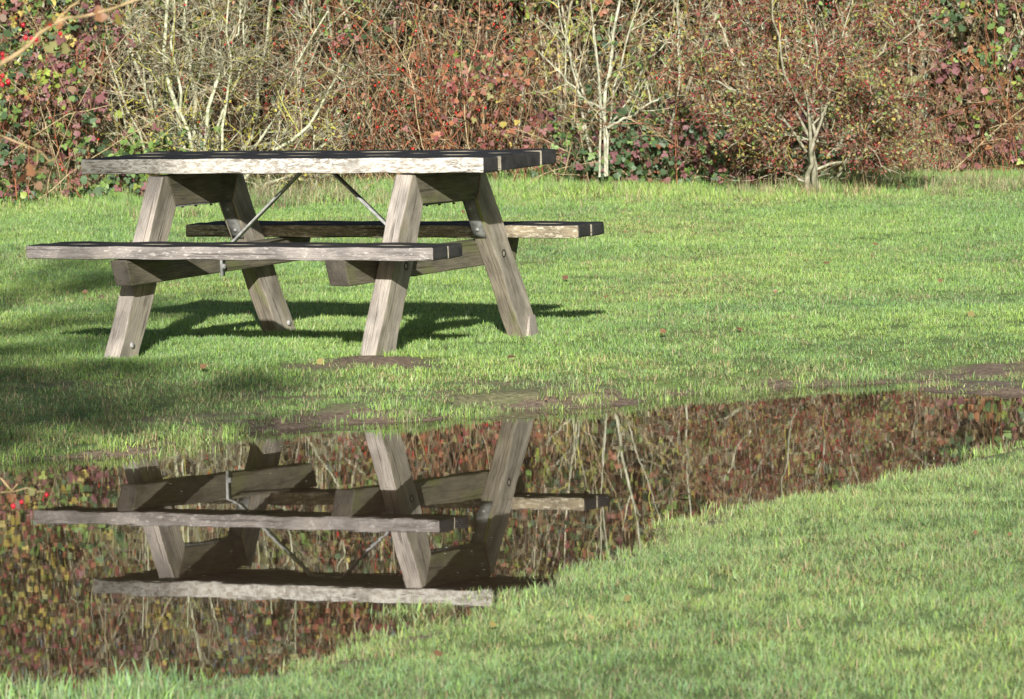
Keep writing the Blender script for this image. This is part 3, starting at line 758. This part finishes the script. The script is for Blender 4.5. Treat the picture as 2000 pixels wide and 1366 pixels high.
st = np.stack([poly3(l, 32.3 + rng.uniform(-.25, .35), None, 12, wig=.012) for l in lines])
b1, b2, b3 = woody(root, st, .0140, .0055, (.50, .51, .40), [PALE, GREYT, LICH, BEIGE, DKT], (18, 7, 3), (.2, .75), (.1, .32), (.04, .13), .85, tprob=[5, 6, 2, 2, 2.5], face=.3)
# short stubby foot
G = Geo(); f1 = np.stack([poly3([(352, 425), (368, 380), (375, 340)], 32.55), poly3([(395, 428), (392, 385), (398, 345)], 32.55), poly3([(380, 426), (382, 390), (385, 340)], 32.45)])
tubes(G, f1, rad(3, 9, .032, .02), (.55, .54, .45), 7); G.build('trunk', M_bark, root, root.location[:], True)
G = Geo(); allp = np.concatenate([b1[:, 3:].reshape(-1, 3), b2.reshape(-1, 3)]); low = allp[(allp[:, 2] < 1.0)]
q = low[rng.choice(len(low), 1700)]; leaves(G, q + rng.normal(0, .006, q.shape), .019, pick_cols(len(q), [(.42, .38, .06), (.38, .37, .14), LIME], [5, 3, 1]), HAW, spread=1.2)
G.build('lichen', M_leaf, root, root.location[:])
G = Geo(); q = allp[rng.choice(len(allp), 90)]; berry_parts(root, q, .0085, HIP)

# --- pale saplings right of the table
rt = at(1180, 345, 32.15); root = empty('pale_sapling', (rt[0], rt[1], float(gz(rt[0], rt[1])) - .03))
tag(root, 'slender many-stemmed sapling with smooth white bark rising from dark ivy right of the table', 'sapling')
lines = [[(1185, 345), (1188, 290), (1180, 230), (1172, 180), (1160, 80), (1153, 0), (1148, -150), (1140, -320)], [(1172, 345), (1175, 260), (1172, 190), (1165, 120), (1158, 60), (1155, 10), (1160, -130), (1170, -280)],
         [(1183, 345), (1180, 230), (1187, 150), (1197, 80), (1208, 10), (1225, -90), (1235, -260)], [(1186, 345), (1190, 250), (1200, 170), (1220, 90), (1235, 40), (1250, 0), (1270, -90), (1290, -220)],
         [(1160, 320), (1150, 280), (1138, 220), (1122, 150), (1110, 90), (1097, 60), (1090, 0)], [(1190, 245), (1215, 215), (1240, 180), (1262, 125), (1300, 80), (1330, 60)],
         [(1188, 250), (1215, 232), (1235, 228), (1256, 210), (1285, 195)], [(1178, 215), (1140, 190), (1100, 150), (1070, 120), (1045, 95)], [(1300, 300), (1312, 250), (1322, 190), (1330, 140), (1325, 80), (1322, 20), (1330, -120)]]
st = np.stack([poly3(l, 32.15 + rng.uniform(-.15, .2), None, 12, wig=.005) for l in lines])
b1, b2, b3 = woody(root, st, .0105, .0048, (.50, .50, .42), [PALE, LICH, GREYT, BEIGE], (9, 4, 0), (.12, .5), (.06, .22), (.03, .1), .9, tprob=[4, 2.4, 2, 2])
G = Geo(); allp = np.concatenate([b1[:, 2:].reshape(-1, 3), b2.reshape(-1, 3)])
q = allp[rng.choice(len(allp), 500)]; leaves(G, q, .022, pick_cols(len(q), [YEL, LIME, OLIVE, GREEN], [4, 2, 2, 1]), HAW, spread=1.)
G.build('leaves', M_leaf, root, root.location[:])

# --- hawthorn with dark berries standing forward of the hedge
rt = at(1588, 385, 31.25); root = empty('hawthorn_bush', (rt[0], rt[1], float(gz(rt[0], rt[1])) - .03))
tag(root, 'rounded hawthorn bush full of dark red berries on the right, standing forward of the hedge', 'bush')
tr = np.stack([poly3([(1592, 395), (1590, 330), (1583, 280), (1582, 230), (1570, 180)], 31.2), poly3([(1575, 395), (1580, 340), (1586, 300), (1600, 240), (1625, 190)], 31.15), poly3([(1600, 395), (1594, 350), (1590, 310), (1565, 240), (1540, 190)], 31.3)])
G = Geo(); tubes(G, tr, rad(3, 9, .019, .004, var=.15), (.30, .29, .23), 8); G.build('trunk', M_bark, root, root.location[:], True)
lines = [[(1582, 235), (1540, 185), (1500, 150), (1450, 130), (1425, 90), (1390, 30)], [(1582, 240), (1560, 200), (1540, 150), (1522, 100), (1508, 30), (1505, -90)], [(1583, 235), (1590, 190), (1600, 100), (1570, 0), (1565, -140)],
         [(1586, 230), (1640, 200), (1680, 160), (1700, 120), (1760, 80), (1810, 30)], [(1586, 240), (1625, 180), (1640, 100), (1660, 20), (1690, -100)], [(1584, 275), (1540, 265), (1490, 250), (1460, 240), (1400, 250)],
         [(1575, 360), (1540, 340), (1505, 310), (1485, 280)], [(1640, 330), (1670, 290), (1692, 250), (1710, 210), (1720, 180)], [(1592, 330), (1660, 318), (1720, 310), (1770, 295), (1805, 270)], [(1620, 300), (1660, 260), (1700, 205), (1745, 195), (1765, 185)],
         [(1590, 250), (1620, 190), (1700, 130), (1740, 60), (1760, -40)], [(1580, 240), (1500, 200), (1440, 180), (1380, 160), (1340, 100)], [(1585, 230), (1520, 120), (1450, 30), (1430, -70)], [(1585, 235), (1650, 120), (1720, 20), (1790, -60)], [(1640, 345), (1655, 300), (1672, 262), (1690, 225)]]
for i_, l in enumerate(lines):
    if 225 <= l[0][1] <= 245: l[0] = (1583 + (i_ * 5) % 11, 205 + (i_ * 37) % 105)
st = np.stack([poly3(l, 31.3, rng.uniform(-.6, .5) * np.linspace(0, 1, len(l)), 10, wig=.012) for l in lines])
b1, b2, b3 = woody(root, st, .0085, .0048, (.44, .43, .35), [PALE, GREYT, REDT, LICH, MAROON, DKT], (20, 7, 3), (.15, .5), (.08, .25), (.04, .12), .9, names=('branches', 'twigs'), tprob=[2, 4, 4, 1, 2, 2])
allp = np.concatenate([b1[:, 2:].reshape(-1, 3), b2.reshape(-1, 3), b3.reshape(-1, 3)])
allp = allp[allp[:, 2] > .47]
G = Geo(); q = allp[rng.choice(len(allp), 9500)] + rng.normal(0, .018, (9500, 3))
tn = vnoise(q[:, 0] + q[:, 2] * .3, q[:, 2] + q[:, 1], 5., 71)
cc = np.where((tn < .5)[:, None], pick_cols(len(q), [OLIVE, RUST, BROWN, YEL, GREEN], [5, 2, 2.5, 1.6, 2.5]), pick_cols(len(q), [RUST, MAROON, BROWN, OLIVE, DKGR], [3, 5, 2, 2, 2]))
leaves(G, q, .020, cc, HAW, spread=1.); G.build('leaves', M_leaf, root, root.location[:])
G = Geo(); base = allp[rng.choice(len(allp), 620)]; q = (base[:, None] + rng.normal(0, .013, (620, 5, 3))).reshape(-1, 3)
berry_parts(root, q, .0052, (.26, .03, .03))

# --- bramble banks: (name, label, x range, z range, y, leaves, size, palette)
def bramble(name, cat, label, x0, x1, z1, y0, nl, size, pal, pr, canes=40, ccol=(REDT, RUST, BEIGE), tpl=LOBED, clump_n=60, zlo=.34, berries_n=0, arch=-.09, bcol=HIP):
    xc = (x0 + x1) / 2; root = empty(name, (xc, y0 + .25, float(gz(xc, y0 + .25))))
    tag(root, label, cat)
    o = root.location[:]
    s = np.stack([rng.uniform(x0, x1, canes), rng.uniform(y0 + .1, y0 + .6, canes), np.full(canes, .32)], 1)
    C1 = curves(s, np.stack([rng.normal(0, .35, canes), rng.normal(-.1, .15, canes), np.ones(canes)], 1), rng.uniform(.6, 1.9, canes), 10, .12, arch)
    C1[:, :, 2] = np.maximum(C1[:, :, 2], .38)
    C1[:, :, 1] = np.maximum(C1[:, :, 1], y0 - .12)
    G = Geo(); tubes(G, C1, rad(canes, 10, .0038, .0016), pick_cols(canes, ccol, [1] * len(ccol)), 4)
    S1 = branch_off(C1, 14, .06, .3, .9, 4, .2, -.03, .05); tubes(G, S1, rad(len(S1), 4, .0022, .0012), pick_cols(len(S1), ccol, [1] * len(ccol)))
    G.build('canes', M_bark, root, o)
    p, c = clumps(nl, clump_n, (x0, y0, zlo), (x1, y0 + .45, z1), (.10, .10, .09), pal, pr)
    p = p[:, :]; ok = (p[:, 2] > .31) & (p[:, 1] > y0 - .25); p, c = p[ok], c[ok]
    h_ = len(p) // 2; G = Geo()
    if tpl is HAW: leaves(G, p, size, c, tpl, spread=.8)
    else:
        leaves(G, p[:h_], size * 1.15, c[:h_], TRI, spread=.6, var=.45); leaves(G, p[h_:], size * .85, c[h_:], LOBED, spread=.7, var=.5)
    G.build('leaves', M_leaf, root, o)
    if berries_n:
        q = C1.reshape(-1, 3)[rng.choice(canes * 10, berries_n)] + rng.normal(0, .03, (berries_n, 3)); q = q[q[:, 2] > .5]
        berry_parts(root, q, .0085, bcol)
    return root
bramble('bramble_bush', 'bush', 'bramble with purple and plum leaves over green ones at the far left', -4.6, -2.55, 1.75, 31.7, 3000, .046, [PURPLE, PINK, GREEN, LIME, YEL, ORNG, IVY, DKGR, BROWN], [6, 2, 4, 1.2, .8, .9, 4, 4, 2], 60, clump_n=150, berries_n=60)
bramble('ivy_patch', 'ivy', 'low green ivy leaves below the left end of the tabletop', -2.75, -1.9, .74, 31.9, 420, .050, [GREEN, IVY, PURPLE, DKGR, LIME], [5, 4, 1.6, 2, 1], 10, clump_n=26)
bramble('rose_bush', 'bush', 'twiggy rose bush with scattered bright red hips behind the tabletop', -1.75, .10, 1.7, 33.35, 900, .026, [RUST, ORNG, REDL, BROWN, OLIVE, GREEN], [4, 2, 2, 3, 3, 1.5], 110, (REDT, DKT, GREYT, RUST, BEIGE), HAW, 90, berries_n=420, arch=-.05)
bramble('bramble_bush', 'bush', 'small bramble with pinkish rust leaves behind the right end of the tabletop', -.60, .22, 1.12, 32.3, 260, .040, [ORNG, PINK, RUST, MAROON, YEL, OLIVE], [2, 2, 5, 2, .5, 2], 30, clump_n=26, zlo=.6)
bramble('ivy_patch', 'ivy', 'dark green ivy and bramble leaves around the foot of the white stemmed sapling', .28, 1.15, .86, 32.1, 950, .041, [IVY, DKGR, GREEN, PURPLE, BROWN], [6, 4, 2.5, 1.8, 1], 30, (DKT, REDT, BEIGE), clump_n=50)
bramble('bramble_bush', 'bush', 'low bramble with dull purple leaves between the white stemmed sapling and the hawthorn', 1.02, 1.95, .80, 31.9, 1000, .040, [PURPLE, IVY, PINK, GREEN, RUST, YEL], [5, 5, 2.5, 2.5, 2, .6], 40, clump_n=50)
bramble('bramble_bush', 'bush', 'tall bramble with pinkish purple leaves at the far right of the hedge', 2.75, 4.6, 1.75, 32.6, 2000, .044, [PINK, PURPLE, IVY, GREEN, ORNG, LIME, BROWN], [4, 4, 4, 2.5, 1.4, .8, 2], 95, clump_n=100)
# dry stalks in front of the right part of the hedge and at its foot
G = Geo(); n = 1500
xx = np.concatenate([rng.normal(2.45, .42, 800), rng.uniform(-4, 4, n - 800)]); yy = rng.uniform(32.95, 33.85, n)
s = np.stack([xx, yy, gz(xx, yy)], 1)
St = curves(s, np.stack([rng.normal(0, .35, n), rng.normal(0, .2, n), np.ones(n)], 1), rng.uniform(.10, .42, n), 5, .14, -.03)
tubes(G, St, rad(n, 5, .0026, .0012), pick_cols(n, [BEIGE, G_straw, REDT, GREYT], [4, 4, 1.5, 1]))
o = G.build('dry_stalks', M_bark); tag(o, 'pale dry grass stalks at the foot of the hedge', 'stalks', kind='stuff')

# --- hawthorn tree left of the picture, its outer twigs reach in at the left edge
YT = 10.4
tree = empty('hawthorn_tree', (-2.35, YT + .1, .05))
tag(tree, 'hawthorn tree whose twigs with red berries and yellowing leaves reach in from the left edge', 'tree')
o = tree.location[:]
def crown(tree, tp, tr, limbs, nleaf, zmin, YC, per=14):
    o = tree.location[:]
    G = Geo(); tubes(G, np.array([tp]), np.array([tr]), (.20, .17, .13), 9); G.build('trunk', M_bark, tree, o, True)
    lb = []
    for a, b2 in limbs:
        a, b2 = np.array(a), np.array(b2); t = np.linspace(0, 1, 9)[:, None]
        lb.append(a * (1 - t) + b2 * t + rng.normal(0, .03, (9, 3)) * np.minimum(t * 4, 1) + np.array([0, 0, .12]) * np.sin(t * 3.14))
    lb = np.array(lb)
    G = Geo(); tubes(G, lb, rad(len(lb), 9, .016, .004), (.22, .19, .14), 6)
    b1 = branch_off(lb, per, .15, .45, .8, 5, .16, .0, .3); b2_ = branch_off(b1, 5, .06, .2, .8, 4, .2)
    tubes(G, b1, rad(len(b1), 5, .005, .0022), (.24, .19, .13)); tubes(G, b2_, rad(len(b2_), 4, .0024, .0013), (.26, .2, .14))
    G.build('limbs', M_bark, tree, o)
    ap = np.concatenate([b1[:, 2:].reshape(-1, 3), b2_.reshape(-1, 3)]); ap = ap[(ap[:, 2] > zmin)]
    G = Geo(); q = ap[rng.choice(len(ap), nleaf)] + rng.normal(0, .07, (nleaf, 3))
    leaves(G, q, .038, pick_cols(len(q), [YEL, ORNG, OLIVE, GREEN, RUST], [3, 2, 3, 3, 2]), HAW, spread=1.2); G.build('leaves', M_leaf, tree, o)
crown(tree, [(-2.35, YT + .1, -.05), (-2.33, YT + .1, .6), (-2.28, YT + .05, 1.2), (-2.3, YT, 1.7), (-2.35, YT + .05, 2.2)], [.08, .06, .05, .035, .012],
      [((-2.3, YT, z_ - .4), (x_, YT + d_, z_)) for z_, x_, d_ in ((1.7, -1.75, .3), (1.9, -1.9, -.3), (2.1, -2.1, .2), (1.8, -3.0, .2), (2.0, -2.8, -.3), (1.5, -3.1, 0))], 1400, 1.4, YT)
YS2 = 4.6
shade = empty('shade_tree', (-2.9, YS2, .05))
tag(shade, 'tall leafy tree left outside the picture that shades the left bank of the puddle', 'tree')
crown(shade, [(-2.9, YS2, -.05), (-2.88, YS2, 1.2), (-2.8, YS2, 2.6), (-2.75, YS2, 4.0), (-2.7, YS2, 5.2), (-2.7, YS2, 6.4), (-2.75, YS2, 7.6)], [.17, .13, .11, .09, .07, .045, .015],
      [((-2.75, YS2, z_ + 1.1), (x_ - .1, YS2 + d_, z_ + 1.92)) for z_, x_, d_ in ((2.30, -1.4, .2), (2.42, -1.2, .3), (2.5, -.95, -.3), (2.65, -.9, .5), (2.7, -1.3, -.5), (2.85, -1.0, .1), (2.95, -1.2, -.4), (3.05, -1.4, .4), (2.5, -1.6, 0), (2.9, -1.6, .2),
       (2.4, -1.8, -.4), (3.2, -1.8, -.3), (2.6, -2.0, .3), (3.0, -2.1, .1), (3.45, -1.85, .2), (3.7, -1.85, -.2), (4.1, -1.75, .3), (4.3, -1.5, -.2), (4.5, -1.7, .2), (4.0, -2.2, 0), (3.4, -2.3, .2),
       (5.0, -2.1, .2), (5.2, -2.15, -.2), (4.95, -1.95, .3), (5.1, -2.2, 0), (5.5, -2.5, .1), (3.0, -3.4, .2), (3.8, -3.5, 0), (4.6, -3.4, -.2), (5.4, -3.3, .3), (2.6, -3.3, -.4))], 8000, 3.8, YS2, 15)
# the twigs one sees
def tw(pts, y=10.3): return poly3(pts, y, None, 10, wig=.0012)[None]
G = Geo(); TC = (.42, .31, .19)
back = at(-150, 230, 10.3)
for pts, ra, rb in (([(-260, 330), (-100, 190), (0, 128), (50, 92), (100, 50)], .0075, .0042), ([(100, 50), (128, 35), (160, 33), (190, 25), (225, 14), (285, -8)], .0042, .0028), ([(100, 50), (125, 28), (140, 12), (165, -8)], .003, .002),
                    ([(150, 35), (160, 10), (170, -15)], .0016, .0012), ([(50, 92), (45, 72)], .001, .001), ([(60, 88), (66, 76)], .001, .001), ([(95, 55), (98, 48)], .001, .001), ([(20, 120), (8, 112)], .001, .001),
                    ([(-60, 175), (-20, 170), (5, 160)], .0016, .001), ([(-120, 200), (-60, 240), (20, 275), (75, 292), (100, 320)], .003, .0014), ([(75, 292), (70, 330), (60, 345)], .0014, .001),
                    ([(-200, 800), (-80, 880), (0, 930), (22, 962), (40, 940)], .0026, .0012), ([(22, 962), (26, 985)], .001, .0008), ([(0, 962), (60, 955), (86, 962)], .0012, .0008), ([(108, 50), (128, 46), (112, 55), (104, 72)], .0016, .001)):
    P = tw(pts); tubes(G, P, rad(1, 10, ra, rb, var=.05), TC, 6)
# lead the seen twigs back to the trunk
P = np.array([np.array([-2.25, YT, 1.2]) * (1 - t) + at(-260, 330, 10.3) * t for t in np.linspace(0, 1, 10)])[None]; tubes(G, P, rad(1, 10, .018, .0078, var=.05), TC, 6)
P = np.array([np.array([-2.3, YT, .75]) * (1 - t) + at(-200, 800, 10.3) * t + np.array([0, 0, .12 * math.sin(3.14 * t)]) for t in np.linspace(0, 1, 10)])[None]; tubes(G, P, rad(1, 10, .010, .0028, var=.05), TC, 6)
P = np.array([at(-260, 330, 10.3) * (1 - t) + at(-120, 200, 10.3) * t for t in np.linspace(0, 1, 10)])[None]; tubes(G, P, rad(1, 10, .006, .003, var=.05), TC, 6)
G.build('twigs', M_bark, tree, o, True)
G = Geo(); bp_ = np.array([at(u, v, 10.3) for u, v in ((45, 49), (50, 74), (62, 76), (71, 77), (98, 47), (118, 66), (5, 106), (7, 117), (5, 148), (0, 157), (16, 160), (4, 166), (91, 967), (26, 989), (42, 981))])
berry_parts(tree, bp_, .0046, (.50, .012, .03), SPH2)
G = Geo()
for (u, v, sz, c) in ((85, 55, 30, ORNG), (112, 36, 26, YEL), (103, 30, 22, YEL), (122, 44, 26, ORNG), (148, 5, 36, YEL), (160, 0, 28, LIME), (190, 10, 34, ORNG), (205, 8, 30, YEL), (228, 26, 32, YEL), (242, 22, 26, ORNG), (72, 66, 22, ORNG),
                     (110, 80, 32, OLIVE), (124, 82, 34, OLIVE), (84, 80, 24, OLIVE), (2, 130, 26, YEL), (66, 275, 36, OLIVE), (78, 300, 34, GREEN), (55, 318, 34, ORNG), (48, 340, 26, RUST), (90, 318, 30, OLIVE), (70, 352, 24, ORNG),
                     (6, 925, 30, RUST), (34, 928, 24, BROWN), (16, 965, 26, RUST), (3, 960, 26, OLIVE), (58, 952, 18, OLIVE)):
    leaves(G, np.array([at(u, v, 10.3)]), sz * .82 * 10.3 / F_PX, np.array([c]) * .75, HAW, spread=.9, droop=1.)
G.build('leaves', M_leaf, tree, o)
bpy.data.objects  # (names of repeated parts take Blender's own suffix)

# --- fallen leaves lying on the turf and floating on the puddle
spots = [(1188, 577, ORNG), (1840, 545, RUST), (1620, 515, ORNG), (1715, 478, ORNG), (1110, 545, RUST), (1700, 498, RUST), (900, 415, ORNG), (172, 570, ORNG), (197, 576, PINK), (390, 720, ORNG), (630, 700, YEL), (1440, 640, RUST), (1290, 652, ORNG),
         (1225, 452, ORNG), (960, 460, ORNG), (1890, 610, YEL), (1510, 570, ORNG), (990, 700, RUST), (1905, 1045, RUST), (1232, 1163, YEL), (862, 1283, ORNG), (955, 1218, YEL), (1975, 1040, ORNG), (1150, 1200, YEL)]
for k, (u, v, c) in enumerate(spots):
    lo, hi = (16.5, 34) if v < 800 else (9.8, 17.)
    ys_ = np.linspace(lo, hi, 900); pp = np.array([at(u, v, yy) for yy in ys_])
    hh = gz(pp[:, 0], pp[:, 1]) + .022; i = int(np.argmax(pp[:, 2] < hh)) if (pp[:, 2] < hh).any() else int(np.argmin(np.abs(pp[:, 2] - hh)))
    w = np.array([pp[i, 0], pp[i, 1], hh[i]])
    G = Geo(); leaves(G, np.zeros((1, 3)), .032 if v < 800 else .020, (np.array([c]) * .5 + np.array([.05, .045, .03])), OVATE, facing=(.1, -.8, .8), spread=.3)
    ob = G.build('fallen_leaf', M_leaf); ob.location = w
    tag(ob, 'curled brown or yellow leaf lying in the grass', 'leaf', 'fallen leaves lying in the grass')
for (u, v, c, lab) in ((1888, 783, ORNG, 'orange leaf floating on the puddle at the far right'), (832, 923, YEL, 'yellow leaf floating on the puddle between the reflected legs'), (1350, 972, BROWN, 'brown leaf floating on the puddle near the right bank')):
    hz = 57 - .0227 * (u - 1000); yw = CAM_H * F_PX / (v - hz); w = at(u, v, yw)
    G = Geo(); leaves(G, np.zeros((1, 3)), .034, np.array([c]), OVATE, facing=(0, -.12, 1.), spread=.05)
    ob = G.build('floating_leaf', M_leaf); ob.location = (w[0], w[1], .006); tag(ob, lab, 'leaf', 'leaves floating on the puddle')

n = 900
x = rng.uniform(-1.9, 2.2, 6000); y = rng.uniform(10.8, 19.3, 6000); dd = sdf(x, y); k = (dd < -.05) & (rng.uniform(0, 1, 6000) < np.exp(dd * 1.6) * .6 + .08); x, y = x[k][:n], y[k][:n]
G = Geo(); leaves(G, np.stack([x, y, np.full(len(x), .003)], 1), .009, pick_cols(len(x), [BROWN, OLIVE, BEIGE, (.5, .48, .42), RUST], [3, 2, 2, 1.5, 2]), DIAM, facing=(0, 0, 1.), spread=.05, var=.6, droop=0)
ob = G.build('floating_debris', M_leaf); tag(ob, 'tiny bits of leaf and scum floating on the puddle', 'debris', kind='stuff')
# ------------------------------------------------------------------ light
EL = math.radians(18.0)
w = bpy.data.worlds.new('World'); scene.world = w; w.use_nodes = True
nt = w.node_tree; nt.nodes.clear()
sky = nt.nodes.new('ShaderNodeTexSky'); sky.sky_type = 'NISHITA'; sky.sun_disc = False
sky.sun_elevation = EL; sky.sun_rotation = math.radians(181.)
bg = nt.nodes.new('ShaderNodeBackground'); bg.inputs[1].default_value = .05
wo = nt.nodes.new('ShaderNodeOutputWorld'); nt.links.new(sky.outputs[0], bg.inputs[0]); nt.links.new(bg.outputs[0], wo.inputs[0])
sd = bpy.data.lights.new('sun', 'SUN'); sd.energy = 5.0; sd.angle = math.radians(.53); sd.color = (1, .95, .88)
so = link(bpy.data.objects.new('sun', sd))
ray = Vector((.018 * math.cos(EL), math.cos(EL), -math.sin(EL)))
so.rotation_euler = ray.to_track_quat('-Z', 'Y').to_euler(); so.location = (0, -5, 8)

# ------------------------------------------------------------------ camera
cd = bpy.data.cameras.new('camera'); cd.sensor_width = 36; cd.lens = 36 * F_PX / 2000; cd.clip_end = 1000; cd.clip_start = .1
cam = link(bpy.data.objects.new('camera', cd))
fwd = Vector((0, math.cos(PITCH), math.sin(PITCH))); right = Vector((1, 0, 0)); up = right.cross(fwd)
r2 = math.cos(ROLL) * right + math.sin(ROLL) * up; u2 = math.cos(ROLL) * up - math.sin(ROLL) * right
mw = Matrix((r2, u2, -fwd)).transposed().to_4x4(); mw.translation = (0, 0, CAM_H)
cam.matrix_world = mw
cd.dof.use_dof = True; cd.dof.focus_distance = 20.; cd.dof.aperture_fstop = 20
scene.camera = cam
scene.render.engine = 'CYCLES'
scene.render.resolution_x, scene.render.resolution_y = 1024, 699
scene.view_settings.view_transform = 'Standard'; scene.view_settings.look = 'None'
scene.view_settings.exposure = .5; scene.view_settings.gamma = 1
